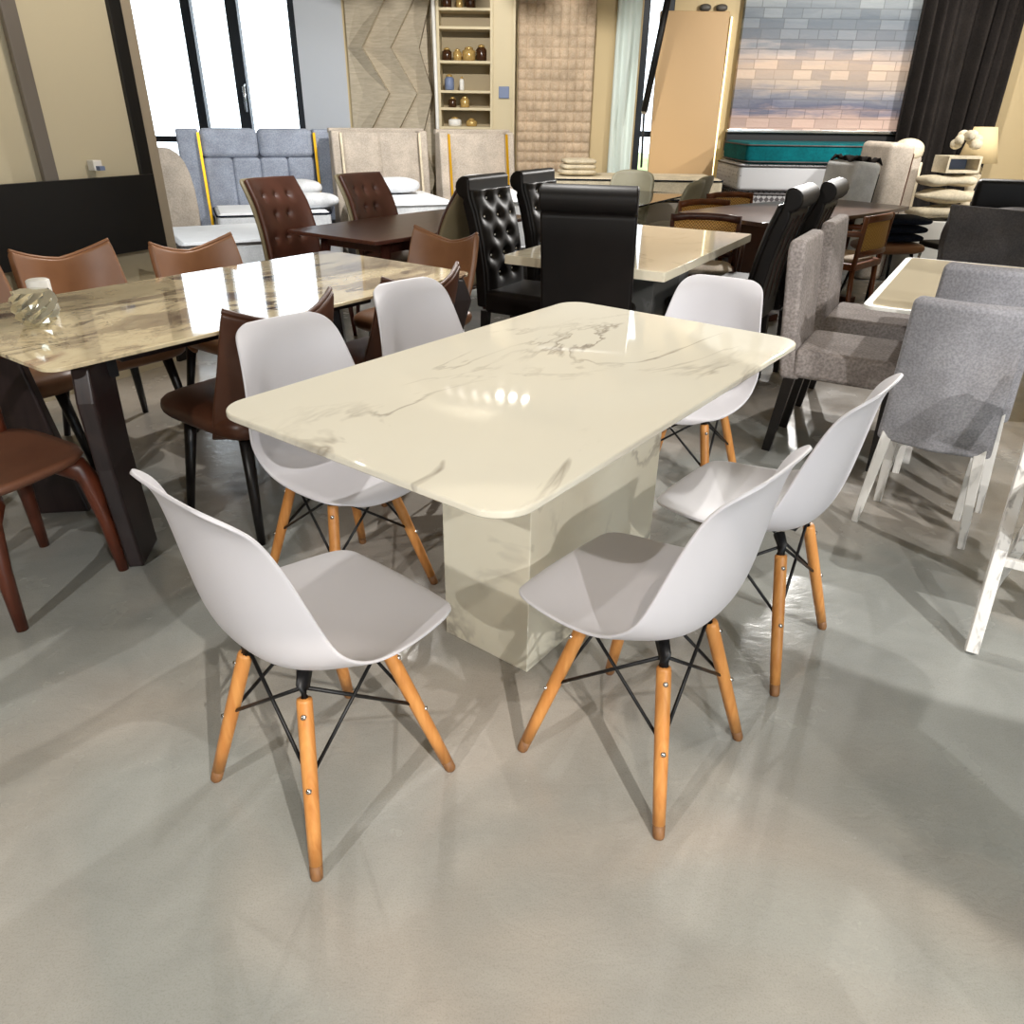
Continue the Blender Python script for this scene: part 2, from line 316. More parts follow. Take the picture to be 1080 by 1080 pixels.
for z in (.32, .62, .92): MB().path([(-.9, 0, z), (1.2, 0, z)], .016, 8).build('rail', 'slate_blue', rl)
for x in (-.9, -.2, .5, 1.2): MB().path([(x, 0, 0), (x, 0, .95)], .02, 8).build('post', 'slate_blue', rl)

# left display partition with black frame
pd = Vector((.45, .893, 0)); a0 = 63.3
pt = thing('display_partition', 'tall beige display partition with black lower band and frame at the left', 'partition', (-2.11, 4.6, 0), a0)
Lp = 2.6; hp = 2.7
MB().box((-Lp / 2 - .02, 0, 1.86), (Lp, .05, 1.64)).build('upper_panel', 'panel', pt, False)
MB().box((-Lp / 2 - .02, -.115, .88), (Lp, .03, .38)).build('black_band', 'black_panel', pt, False)
MB().box((-Lp / 2 - .02, 0, .35), (Lp, .05, .7)).build('lower_panel', 'panel', pt, False)
MB().box((.01, -.005, hp / 2), (.075, .09, hp)).build('black_post', 'black_panel', pt, False, .004)
MB().box((.085, .0, hp / 2), (.075, .07, hp)).build('edge_trim', 'pale_frame', pt, False, .004)
gp = tag(MB().box((0, 0, 1.35), (.075, .03, 2.7)).build('support_post', 'grey_post', None, False, .005), 'grey metal post standing in front of the beige partition', 'post')
gp.location = (-2.31, 4.05, 0); gp.rotation_euler = (0, 0, R(a0))
hk = thing('wall_hook', 'small white hook with a purple tag on the beige partition', 'hook', (-2.21, 4.29, 1.125), a0)
MB().box((0, -.02, 0), (.05, .05, .05)).build('plate', 'paint', hk, False, .004); MB().box((-.0, -.06, -.012), (.03, .03, .02)).build('tag', 'slate_blue', hk, False)

# back wall furniture: angular wall panel, pole, display cabinet, tufted panel
def facets():
    mb = MB(); X0, X1, n, rows = -1.82, -.92, 3, 6; dx = (X1 - X0) / n; dz = .58; y = YB - .04
    for r in range(rows):
        z0 = .3 + r * .42; s = .13 if r % 2 else -.13
        for c in range(n):
            x0 = X0 + c * dx; x1 = x0 + dx
            q = lambda x: min(max(x, X0), X1)
            a, b, cc, d = (q(x0 + s), y, z0), (q(x1 + s), y - .105, z0), (q(x1 - s), y - .105, z0 + .42), (q(x0 - s), y, z0 + .42)
            mid = ((a[0] + d[0] + b[0] + cc[0]) / 4, y - .03, z0 + .21)
            mb.add([a, b, cc, d, mid], [(0, 1, 4), (1, 2, 4), (2, 3, 4), (3, 0, 4)])
            mb.add([b, (b[0], y, z0), (cc[0], y, z0 + .42), cc], [(0, 1, 2, 3)])
    mb.box(((X0 + X1) / 2, YB - .02, 1.55), (X1 - X0, .04, 2.4)); return mb
tag(facets().build('wall_panel', 'panel3d', smooth=False), 'beige folded geometric textile panel hung between window and glass cabinet', 'wall panel')
po = MB().path([(-.85, YB - .38, .0), (-.855, YB - .38, 1.5), (-.87, YB - .38, H - .01)], .02, 10).build('slim_pole', 'paint')
tag(po, 'thin white pole rising beside the display cabinet', 'pole')
cb = thing('display_cabinet', 'tall cream cabinet with lit open shelves of jars behind the beds', 'cabinet', (-.44, YB - .17, 0))
MB().box((0, .16, 1.3), (.80, .02, 2.6)).build('back_panel', 'cabinet_dk', cb, False)
for x in (-.39, .16, .39): MB().box((x, 0, 1.3), (.03, .32, 2.6)).build('side_panel', 'cabinet', cb, False, .003)
for z in (1.24, 1.42, 1.58, 1.85, 2.15, 2.31): MB().box((-.115, 0, z), (.53, .3, .025)).build('shelf', 'cabinet', cb, False, .003)
MB().box((.275, -.1, 1.3), (.2, .02, 2.5)).build('door', 'cabinet', cb, False, .003)
MB().box((-.115, 0, .62), (.53, .3, 1.2)).build('lower_box', 'cabinet', cb, False, .003)
jar_rows = [(2.31, [(-.30, .05, .12, 'jar_dark'), (-.17, .035, .10, 'jar_gold'), (-.06, .055, .12, 'jar_dark')], 'top shelf'),
            (1.85, [(-.31, .05, .11, 'jar_dark'), (-.20, .045, .10, 'jar_gold'), (-.08, .07, .12, 'jar_gold'), (.05, .055, .14, 'jar_dark')], 'middle shelf'),
            (1.58, [(-.29, .05, .14, 'slate_blue'), (-.16, .025, .12, 'paint')], 'lower shelf'),
            (1.42, [(-.26, .04, .09, 'jar_dark'), (-.13, .05, .1, 'jar_gold')], 'fourth shelf'), (1.24, [(-.24, .07, .08, 'paint'), (-.06, .06, .07, 'jar_gold')], 'lowest open shelf')]
nm = {'jar_dark': 'dark brown', 'jar_gold': 'golden', 'slate_blue': 'blue grey', 'paint': 'white'}
pos_w = ['leftmost', 'second from the left', 'third from the left', 'fourth from the left']
for z, js, sh in jar_rows:
    for i, (x, r, hh, mt) in enumerate(js):
        j = thing('jar', f'{nm[mt]} jar, {pos_w[i]} on the {sh} of the cream cabinet', 'jar', (-.44 + x, YB - .22, z + .0135), 0, 'jars on the cabinet shelves')
        MB().lathe([(r * .8, 0), (r, .01), (r, hh * .75), (r * .6, hh * .9)], 14).build('body', mt, j)
        MB().lathe([(r * .62, hh * .88), (r * .62, hh), (r * .2, hh + .01)], 12).build('lid', 'jar_gold', j)
sw = MB().box((-.15, YB - .292, 1.58), (.11, .02, .11)).build('picture_tile', 'slate_blue', smooth=False, bevel=.005); tag(sw, 'small square blue tile on the cabinet door', 'tile')
def tuftwall():
    def f(u, v):
        x = -.0 + .8 * u; z = .3 + 2.4 * v; k = abs(math.sin(9 * PI * u)) ** .5 * abs(math.sin(24 * PI * v)) ** .5
        return (x, YB - .03 - .035 * k, z)
    return MB().grid(f, 72, 144)
tag(tuftwall().build('wall_covering', 'tuftwall', solid=.02, off=0), 'tall peach tufted wall panel right of the display cabinet', 'wall panel')
shr = MB().grid(lambda u, v: (1.02 + .25 * u, YB - .06 - .02 * math.sin(14 * u), .02 + 2.7 * v), 24, 4).build('sheer_curtain', 'sheer', solid=.006)
tag(shr, 'pale green white sheer curtain beside the narrow window', 'curtain')
bp = thing('blind_pole', 'black blind pole hanging in front of the narrow window', 'blind', (1.41, YB - .34, 0))
MB().path([(-.07, 0, 1.42), (.12, 0, 2.74)], .035, 10).build('rolled_blind', 'black_metal', bp); MB().path([(-.05, .0, .88), (-.07, 0, 1.42)], .012, 8).build('cord', 'black_metal', bp)
MB().cushion((-.07, 0, 1.42), (.06, .06, .06), .9).build('knob', 'steel', bp)
ob = MB().box((0, 0, 1.18), (.72, .04, 2.34)).build('leaning_board', 'board', smooth=False, bevel=.006); ob.location = (1.82, YB - .23, 0); ob.rotation_euler = (R(-4), 0, 0)
tag(ob, 'tall honey coloured board leaning against the back wall', 'board')
for i, x in enumerate((1.93, 2.1)):
    k = MB().cushion((x, YB - .03, 2.38), (.12, .1, .07), .7).build('sensor', 'track'); tag(k, ['round grey sensor on wall above the board, the left one', 'round grey sensor on wall at board corner, the right one'][i], 'sensor')
ls = thing('led_strip', 'glowing vertical strip light along the right edge of the leaning board', 'light', (2.22, YB - .03, 0))
MB().box((0, 0, 1.3), (.012, .02, 2.0)).build('diffuser', 'led', ls, False); MB().box((0, .018, 1.3), (.02, .012, 2.02)).build('channel', 'paint', ls, False)
bw = thing('stone_backdrop', 'framed split stone backdrop in grey and peach bands above the mattresses', 'backdrop', (0, 0, 0))
MB().box((3.25, YB - .06, 2.0), (1.84, .08, 1.48)).build('stone_face', 'brick', bw, False)
MB().box((3.25, YB - .08, 1.25), (1.9, .14, .03)).build('ledge', 'steel', bw, False, .004)
MB().box((3.25, YB - .06, 1.14), (1.88, .08, .18)).build('dark_base', 'black_panel', bw, False)
def curtain(x0, x1, y, z0, z1, folds, amp):
    return MB().grid(lambda u, v: (x0 + (x1 - x0) * u + (.10 * (1 - v) * (1 - 2 * u) * .6), y + amp * math.sin(folds * 2 * PI * u + 1.6 * math.sin(7 * u) + .5 * v) * (.75 + .35 * math.sin(13 * u)) + .02 * math.sin(5 * v + 9 * u), z0 + (z1 - z0) * v), 160, 12)
tag(curtain(4.08, 5.16, YB - .27, .02, 2.7, 8, .085).build('drape', 'curtain', solid=.008), 'heavy charcoal floor length curtain right of the stone backdrop', 'curtain')
struct(MB().box((5.85, YB - .012, .05), (1.3, .02, .1)).build('baseboard_back', 'black_panel', smooth=False))

# ---------------------------------------------------------------- main marble table
tb = thing('dining_table', 'cream veined marble pedestal dining table in the middle ringed by white chairs', 'table', (.103, 2.061, 0), 52.88)
MB().prism(rrect(1.561, .902, .085, 10), .742, .76).build('tabletop', 'marble', tb, bevel=.005, seg=3)
MB().box((0, -.044, .371), (.70, .304, .742)).build('pedestal', 'marble_base', tb, False, .003)

# ---------------------------------------------------------------- white shell chairs
def make_white():
    t = thing('shell_chair', '', 'chair', group='white shell chairs round the marble table')
    rows = [(.264, .412, .100, -.016, .006), (.262, .424, .135, -.016, .008), (.250, .436, .168, -.012, .008), (.215, .441, .197, -.003, .009), (.12, .432, .215, 0, .02), (.04, .424, .222, 0, .034), (-.04, .422, .226, .012, .052),
            (-.11, .432, .227, .036, .078), (-.155, .460, .225, .058, .078), (-.180, .51, .218, .070, .058), (-.196, .58, .206, .072, .034), (-.208, .66, .193, .066, .016), (-.217, .73, .182, .054, .005),
            (-.225, .79, .172, .038, .0), (-.236, .820, .161, .020, -.002), (-.246, .837, .140, .009, -.002), (-.254, .845, .10, .003, -.001)]
    cols = [-1, -.96, -.85, -.65, -.4, -.15, .15, .4, .65, .85, .96, 1]
    mb = MB(); vs = []
    for x, z, w_, ex, ez in rows:
        for c in cols:
            k = abs(c) ** 2.6; vs.append((x + ex * k, w_ * c, z + ez * k))
    n = len(cols); mb.add(vs, [(i * n + j, (i + 1) * n + j, (i + 1) * n + j + 1, i * n + j + 1) for i in range(len(rows) - 1) for j in range(n - 1)])
    mb.build('shell', 'shell', t, solid=.008, off=0, sub=2)
    tops = [(.10, .105), (.10, -.105), (-.11, .105), (-.11, -.105)]; foots = [(.195, .194), (.195, -.194), (-.195, .196), (-.195, -.196)]
    zt = .372
    for (a, b), (c, d) in zip(tops, foots):
        P = lambda s: Vector((c + (a - c) * s, d + (b - d) * s, zt * s))
        lg = MB().path([P(.085), P(.3), P(.65), P(.985), P(1)], [.0138, .0150, .0162, .0160, .0148], 16).build('leg', 'beech', t)
        MB().path([P(0), P(.012), P(.085)], [.0115, .0132, .0138], 16).build('foot_tip', 'foot', lg)
        o = Vector((c, d, 0)).normalized() * .0165
        for s in (.53, .93):
            q = P(s); MB().path([q + o * .7, q + o * 1.25], [.0065, .005], 10).build('screw', 'steel', lg)
    br = MB()
    for i, j in ((0, 1), (1, 3), (3, 2), (2, 0)):
        for p, q in ((i, j), (j, i)):
            lo = Vector((foots[p][0] + (tops[p][0] - foots[p][0]) * .56, foots[p][1] + (tops[p][1] - foots[p][1]) * .56, zt * .56))
            hi = Vector((tops[q][0] * .96, tops[q][1] * .96, .395)); br.path([lo, hi], .0042, 6)
    br.build('wire_brace', 'black_metal', t)
    bk = MB()
    for a, b in tops: bk.path([(a, b, zt - .01), (a * .97, b * .97, .40), (a * .80, b * .80, .419)], [.014, .014, .016], 8)
    bk.box((0, .0, .408), (.22, .03, .008)); bk.build('bracket', 'black_metal', t)
    return t
wc = make_white()
for x, y, d, l in ((-.412, 1.286, 49.4, 'white shell chair nearest the camera on the left, alone at the near table end'), (.307, 1.397, 140.05, 'white shell chair nearest the camera on the right, in front of the pedestal'),
                   (.691, 1.86, 142, 'white shell chair behind the nearest right one, its back against the aisle'), (.68, 2.79, 238, 'white shell chair at the far right end of the marble table'),
                   (-.53, 2.10, 318, 'white shell chair tucked under the left table corner before a brown chair'), (-.235, 2.68, 318, 'white shell chair at the far left of the marble table, only its back showing')):
    put(wc, x, y, d, l)

# ---------------------------------------------------------------- left stone table and its chairs
lt = thing('stone_table', 'long glossy cream and brown stone table at the left reflecting the window', 'table', (-1.115, 3.005, 0), 54.4)
MB().prism(rrect(1.85, .945, .05, 6), .747, .76).build('tabletop', 'stone', lt, bevel=.003)
MB().prism(rrect(1.70, .80, .04, 4), .735, .7465).build('subtop', 'slab', lt, bevel=.002)
for sx in (-1, 1):
    for sy in (-1, 1):
        d = Vector((-sx * .70, -sy * .71, 0)); n = Vector((-d.y, d.x, 0)); rg = []
        for x, y, z, hw in ((.70, .27, 0, .095), (.745, .33, .40, .10), (.77, .385, .64, .11), (.75, .36, .735, .11)):
            c0 = Vector((sx * x * (1.1 if sx > 0 else 1), sy * y, z)); rg.append([c0 + d * (hw * i) + n * (.026 * j) for i, j in ((-1, -1), (1, -1), (1, 1), (-1, 1))])
        MB().loft(rg).build('slab_leg', 'slab', lt, False, .008)
MB().box((0, 0, .69), (1.15, .36, .09)).build('apron', 'slab', lt, False, .006)
MB().path([(-.70, -.36, .69), (-.72, .36, .69)], [(.022, .03)] * 2, sq=1).build('end_rail', 'black_metal', lt, False, .004)
vs_ = thing('faceted_votive', 'sparkling faceted glass candle bowl on the stone table', 'candle holder', (-1.565, 2.47, .76), 20)
def facet_bowl():
    mb = MB(); n = 16; rings = []
    for i, (r, z) in enumerate(((.035, 0), (.05, .012), (.060, .028), (.065, .044), (.064, .06), (.066, .076), (.061, .092), (.054, .108))):
        rings.append([(r * (1.09 if (k + i) % 2 else .9) * math.cos(2 * PI * k / n), r * (1.09 if (k + i) % 2 else .9) * math.sin(2 * PI * k / n), z) for k in range(n)])
    return mb.loft(rings)
facet_bowl().build('bowl', plain('mirror_glass', (225, 225, 215), .06, .9), vs_, False)
cd = MB().lathe([(.034, 0), (.036, .005), (.036, .118), (.03, .122)], 20).build('pillar_candle', 'paint'); cd.location = (-1.605, 2.585, .76); tag(cd, 'white pillar candle behind the glass bowl on stone table', 'candle')

def make_wing(mat, seat):
    t = thing('winged_chair', '', 'chair', group='winged leather chairs round the stone table')
    rows = [(-.13, .37, .205, .12, 0), (-.19, .40, .222, .14, 0), (-.225, .50, .235, .13, 0), (-.245, .60, .235, .105, 0), (-.258, .68, .232, .085, .008), (-.266, .745, .228, .07, .026), (-.271, .783, .222, .06, .040), (-.273, .797, .218, .055, .046)]
    cols = [-1, -.97, -.85, -.6, -.3, 0, .3, .6, .85, .97, 1]; vs = []
    for x, z, w_, ex, ez in rows:
        for c in cols: k = abs(c) ** 2.2; vs.append((x + ex * k, w_ * c, z + ez * abs(c) ** 1.8 - .02 * (z > .75) * (1 - abs(c))))
    n = len(cols)
    b = MB().add(vs, [(i * n + j, (i + 1) * n + j, (i + 1) * n + j + 1, i * n + j + 1) for i in range(len(rows) - 1) for j in range(n - 1)]).build('backrest', mat, t, solid=.03, off=0, sub=2)
    pp = [Vector(v) for v in vs[-n:]]
    MB().path([p + Vector((.0, 0, .003)) for p in pp], .009, 8).build('piping', mat, b)
    MB().cushion((.05, 0, .43), (.52, .47, .12), .33).build('seat', seat, t)
    for a, b_ in ((.17, .16), (.17, -.16), (-.17, .16), (-.17, -.16)):
        MB().path([(a * .95 + .03, b_ * .95, .40), (a * 1.3 + .02, b_ * 1.25, 0)], [.024, .014], 12).build('leg', 'ebony', t)
    return t
wg = make_wing('leather', 'leather'); wd = make_wing('leather_dark', 'leather_dark')
for p, x, y, d, l in ((wg, -2.09, 2.90, 324, 'tan leather winged chair cut by the left photo edge behind the stone table'), (wg, -1.86, 3.395, 324, 'tan leather winged chair behind the glass bowl across the stone table'),
                      (wg, -1.37, 3.65, 324, 'tan leather winged chair in front of the partition edge across the stone table'), (wg, -.505, 4.02, 234, 'tan leather winged chair at the far right end of the stone table'),
                      (wd, -.95, 2.63, 144, 'dark brown winged chair with visible seat, behind the left white chair'), (wd, -.545, 3.17, 144, 'dark brown winged chair between the two white chair backs on the left')):
    put(p, x, y, d, l)

def make_saddle():
    t = thing('saddle_chair', '', 'chair')
    def f(u, v):
        a = 2 * PI * v; r = u; k = 1 / max(abs(math.cos(a)) ** 4.5 + abs(math.sin(a)) ** 4.5, 1e-6) ** (1 / 4.5)
        return (.215 * r * k * math.cos(a), .21 * r * k * math.sin(a) * (1 - .12 * math.cos(a)), .452 - .02 * (1 - r * r))
    mb = MB(); n = 32
    rings = [[f(u, k / n) for k in range(n)] for u in (.02, .3, .6, .85, .97)] + [[(x * 1.0, y * 1.0, .44) for x, y, z in [f(1, k / n) for k in range(n)]], [(x * .93, y * .93, .42) for x, y, z in [f(1, k / n) for k in range(n)]]]
    mb.loft(rings).build('seat', 'saddle', t)
    for a, b in ((.17, .165), (.17, -.165), (-.17, .165), (-.17, -.165)):
        MB().path([(a * .6, b * .6, .41), (a * .92, b * .92, .388), (a * 1.02, b * 1.02, .34), (a * 1.08, b * 1.08, .2), (a * 1.13, b * 1.13, 0)], [(.03, .02), (.05, .038), (.033, .033), (.023, .023), (.017, .017)], 12).build('leg', 'red_wood', t)
    for s in (-1, 1): MB().path([(-.19, .165 * s, .42), (-.215, .185 * s, .56), (-.235, .20 * s, .70)], [.018, .015, .013], 10).build('back_post', 'red_wood', t)
    MB().path([(-.10, .26, .70), (-.2, .22, .705), (-.255, .1, .71), (-.265, 0, .71), (-.255, -.1, .71), (-.2, -.22, .705), (-.10, -.26, .70)], [(.014, .028)] * 7, 10).build('back_rail', 'red_wood', t)
    return t
sd = make_saddle()
put(sd, -1.575, 2.075, 337, 'brown saddle seat wooden chair at the bottom left, seat and flared legs in view')

# ---------------------------------------------------------------- walnut table with tufted chairs
wt = thing('walnut_table', 'dark walnut boat shaped dining table in front of the beds', 'table', (-.636, 5.253, 0), 54.9)
def boat(L, W, bow, n=10):
    top = [(-L / 2 + L * i / n, W / 2 - bow * (2 * i / n - 1) ** 2) for i in range(n + 1)]; return top + [(x, -y) for x, y in top[::-1]]
MB().prism(boat(1.565, .80, .03), .728, .75).build('tabletop', 'walnut', wt, bevel=.004)
MB().box((0, 0, .69), (1.2, .54, .075)).build('apron', 'walnut_leg', wt, False, .004)
for a in (-1, 1):
    for b in (-1, 1): MB().path([(a * .58, b * .25, .728), (a * .68, b * .31, 0)], [.034, .018], 12).build('leg', 'walnut_leg', wt)
def make_tuft():
    t = thing('tufted_chair', '', 'chair', group='tufted two tone chairs at the walnut table')
    prof = lambda s: (-.17 - .12 * s - .05 * max(0, s - .75) ** 1 * 2 + .05 * math.sin(PI * s), .42 + .58 * s)
    def sh(off):
        def f(u, v):
            x, z = prof(u); c = 2 * v - 1; wd_ = (.23 + .012 * math.sin(PI * u)) * (1 - .06 * u); return (x + off + .10 * (1 - .55 * u) * abs(c) ** 3, wd_ * c, z)
        return f
    MB().grid(sh(-.03), 14, 14).build('back_shell', 'taupe', t, solid=.03, off=0, sub=1)
    pts = [(.35 + .0, .25), (.35, .5), (.35, .75), (.6, .375), (.6, .625), (.8, .25), (.8, .5), (.8, .75)]
    def tf(u, v):
        p = Vector(sh(.012)(.06 + .93 * u, .05 + .9 * v)); d = min(math.hypot((u - a) * 1.1, (v - b)) for a, b in pts); p.x -= .03 * math.exp(-(d / .05) ** 2); return p
    MB().grid(tf, 44, 36).build('tufted_back', 'tuft_brown', t, solid=.03, off=0)
    MB().cushion((.03, 0, .43), (.47, .45, .12), .35).build('seat', 'tuft_brown', t)
    for a, b in ((.2, .18), (.2, -.18), (-.2, .18), (-.2, -.18)): MB().path([(a * .9, b * .9, .40), (a * 1.05, b * 1.05, 0)], [.02, .013], 10).build('leg', 'walnut_leg', t)
    return t
tf_ = make_tuft()
for x, y, d, l in ((-1.395, 5.20, 325, 'chestnut tufted chair with taupe shell, nearer one left of the walnut table'), (-.90, 5.70, 325, 'chestnut tufted chair with taupe shell, farther one beside the walnut table'), (-.45, 4.985, 145, 'tufted chair seen edge on as a taupe strip beside the black tufted chair')):
    put(tf_, x, y, d, l)

# ---------------------------------------------------------------- second marble table with black scroll chairs
mt2 = thing('marble_table', 'pale square edged marble table among the black leather chairs', 'table', (.70, 4.485, 0), 60.1)
MB().prism(rrect(1.54, .87, .01, 2), .705, .75).build('tabletop', 'marble_far', mt2, bevel=.003)
MB().box((.1, 0, .352), (.6, .36, .704)).build('pedestal', 'marble_grey', mt2, False, .004)
def make_scroll(tuft=True, seams=True):
    t = thing('scroll_chair', '', 'chair', group='black leather scroll back chairs')
    front = [(-.19, .46), (-.20, .60), (-.225, .75), (-.262, .90), (-.295, .985), (-.30, 1.03)]
    roll = [(-.335 + .058 * math.cos(a), 1.03 + .058 * math.sin(a)) for a in [R(x) for x in (55, 80, 105, 130, 155, 180, 210, 240, 265)]]
    out = front + roll + [(-.345, .95), (-.318, .86), (-.285, .72), (-.265, .58), (-.255, .40), (-.19, .40)]
    b = MB().prism(out, -.215, .215, 'y').build('backrest', 'black_leather', t, bevel=.014, seg=4, ang=50)
    if tuft:
        px = lambda z: next(a[0] + (c[0] - a[0]) * (z - a[1]) / (c[1] - a[1]) for a, c in zip(front, front[1:]) if a[1] <= z <= c[1])
        btn = []
        for i, z in enumerate((.58, .68, .78, .88, .97)):
            for y in ((-.07, .07) if i % 2 == 0 else (-.14, 0, .14)): btn.append((y, z))
        def f(u, v):
            z = .48 + .54 * u; y = -.205 + .41 * v; d = min(math.hypot(y - a, z - c) for a, c in btn)
            edge = min(1, 6 * min(v, 1 - v)) ** .5; return (px(z) + .030 * edge * (1 - math.exp(-(d / .035) ** 2)) - .002, y, z)
        MB().grid(f, 60, 44).build('tufted_face', 'black_leather', b, solid=.012, off=0)
        for y, z in btn: MB().cushion((px(z) + .010, y, z), (.012, .02, .02), .95, 6, 10).build('button', 'crystal', b)
    else:
        for y in (-.12, 0, .12) if seams else (): MB().path([(-.259, y, .5), (-.268, y, .58), (-.288, y, .72), (-.321, y, .86), (-.346, y, .94)], .004, 6).build('seam', 'seam', b)
        def f(u, v):
            z = .48 + .52 * u; y = -.205 + .41 * v; i = min(4, int((z > .6) + (z > .75) + (z > .9) + (z > .985))); a, c = front[i], front[i + 1]
            return (a[0] + (c[0] - a[0]) * (z - a[1]) / (c[1] - a[1]) + .028 * abs(math.sin(4 * PI * v)) ** .5, y, z)
        MB().grid(f, 14, 48).build('channelled_face', 'black_leather', b, solid=.012, off=0)
    MB().box((.02, 0, .435), (.46, .43, .13)).build('seat', 'black_leather', t, bevel=.03, seg=4)
    for a, b_ in ((.21, .17), (.21, -.17), (-.22, .17), (-.22, -.17)): MB().path([(a, b_, .375), (a * 1.08, b_, 0)], [.022, .016], 4, sq=1).build('leg', 'ebony', t, False)
    return t
st = make_scroll(); sn = make_scroll(False); sb = make_scroll(False, False); sb.scale = (1, 1, 1.035)
put(st, .106, 4.465, 330, 'black tufted scroll chair with crystal buttons, nearer one left of pale marble table')
put(st, .40, 4.95, 330, 'black tufted scroll chair behind the nearer tufted one, left of pale marble table')
put(sb, .385, 3.86, 78, 'black scroll chair seen square from behind in front of the pale marble table')
put(sn, 1.174, 4.365, 150, 'black scroll chair seen from the side right of the marble table, the nearer')
put(sn, 1.50, 4.80, 150, 'black scroll chair right of the marble table, the farther, mostly hidden')

# ---------------------------------------------------------------- cream table with grey chairs on the right
ct = thing('cream_table', 'small cream glass topped table with pale rim at the right', 'table', (2.05, 3.36, 0), 58.8)
MB().prism(rrect(1.37, .80, .05, 5), .735, .75).build('tabletop', 'paint', ct, bevel=.003)
MB().prism(rrect(1.31, .74, .03, 4), .75, .7525).build('inlay', 'cream_glass', ct, False)
MB().box((.22, 0, .367), (.4, .22, .735)).build('pedestal', 'ebony', ct, False, .01)
def make_parson():
    t = thing('upholstered_chair', '', 'chair', group='taupe grey upholstered chairs')
    MB().prism([(-.16, .36), (-.20, .50), (-.235, .90), (-.24, .945), (-.30, .945), (-.305, .90), (-.27, .50), (-.245, .36)], -.21, .21, 'y').build('backrest', 'grey_fab', t, bevel=.018, seg=4, ang=50)
    MB().box((.03, 0, .435), (.46, .43, .13)).build('seat', 'grey_fab', t, bevel=.025, seg=4)
    for a, b in ((.21, .175), (.21, -.175)): MB().path([(a, b, .375), (a, b, 0)], [.023, .017], sq=1).build('leg', 'ebony', t, False)
    for b in (.175, -.175): MB().path([(-.20, b, .40), (-.25, b, 0)], [.024, .018], sq=1).build('leg', 'ebony', t, False)
    return t
pa = make_parson()
put(pa, 1.505, 3.33, 330, 'grey upholstered chair with black legs right of the marble table, the nearer')
put(pa, 1.86, 3.95, 330, 'grey upholstered chair with black legs right of the marble table, the farther')
def make_skirt():
    t = thing('skirted_chair', '', 'chair', group='pale grey skirted chairs with whitewashed legs')
    def f(u, v):
        z = .36 + .53 * u; c = 2 * v - 1; wd_ = .178 - .016 * u + .012 * max(0, .3 - u); return (-.13 - .12 * u + .03 * c * c - .012 * math.exp(-(c / .22) ** 2) * (1 - u), wd_ * c, z)
    MB().grid(f, 16, 18).build('backrest', 'cool_fab', t, solid=.05, off=0, bevel=.02, seg=3)
    MB().box((.02, 0, .43), (.26, .34, .10)).build('seat', 'cool_fab', t, bevel=.025, seg=4)
    for b in (.145, -.145):
        MB().path([(-.12, b, .42), (-.125, b * 1.08, .3), (-.115, b * 1.2, .12), (-.10, b * 1.28, 0)], [.019, .018, .015, .012], sq=1).build('leg', 'whitewash', t, False, .003)
        MB().path([(.12, b, .40), (.14, b, 0)], [.02, .014], sq=1).build('leg', 'whitewash', t, False, .003)
    return t
sk = make_skirt()
put(sk, 1.555, 2.585, 57, 'pale grey chair seen from behind with whitewashed legs, nearest on the right')
s2 = put(sk, 1.765, 2.87, 60, 'pale grey chair back standing before the cream table, behind the nearest grey one'); s2.scale = (1, 1, 1.07)
# white folding chair at the right border
fc = thing('folding_chair', 'whitewashed wooden cross leg chair cut by the right photo edge', 'chair', (1.375, 1.80, 0), 60)
def plank(pts, w_, th, mat='whitewash', name='leg'): return MB().path(pts, [(w_, th)] * len(pts), sq=1).build(name, mat, fc, False, .003)
for s in (0, .40):
    plank([(-.02, -s, 0), (.0, -s, .03), (.27, -s, .50), (.40, -s, .76)], .017, .024); plank([(.42, -.045 - s, 0), (.02, -.045 - s, .47)], .015, .022)
plank([(.13, 0, .245), (.13, -.42, .245)], .013, .013, name='stretcher'); MB().box((.19, -.22, .485), (.38, .36, .03)).build('seat', 'beige_fab', fc, False, .008)
MB().box((.40, -.2, .70), (.022, .38, .11)).build('back_rail', 'whitewash', fc, False, .004)
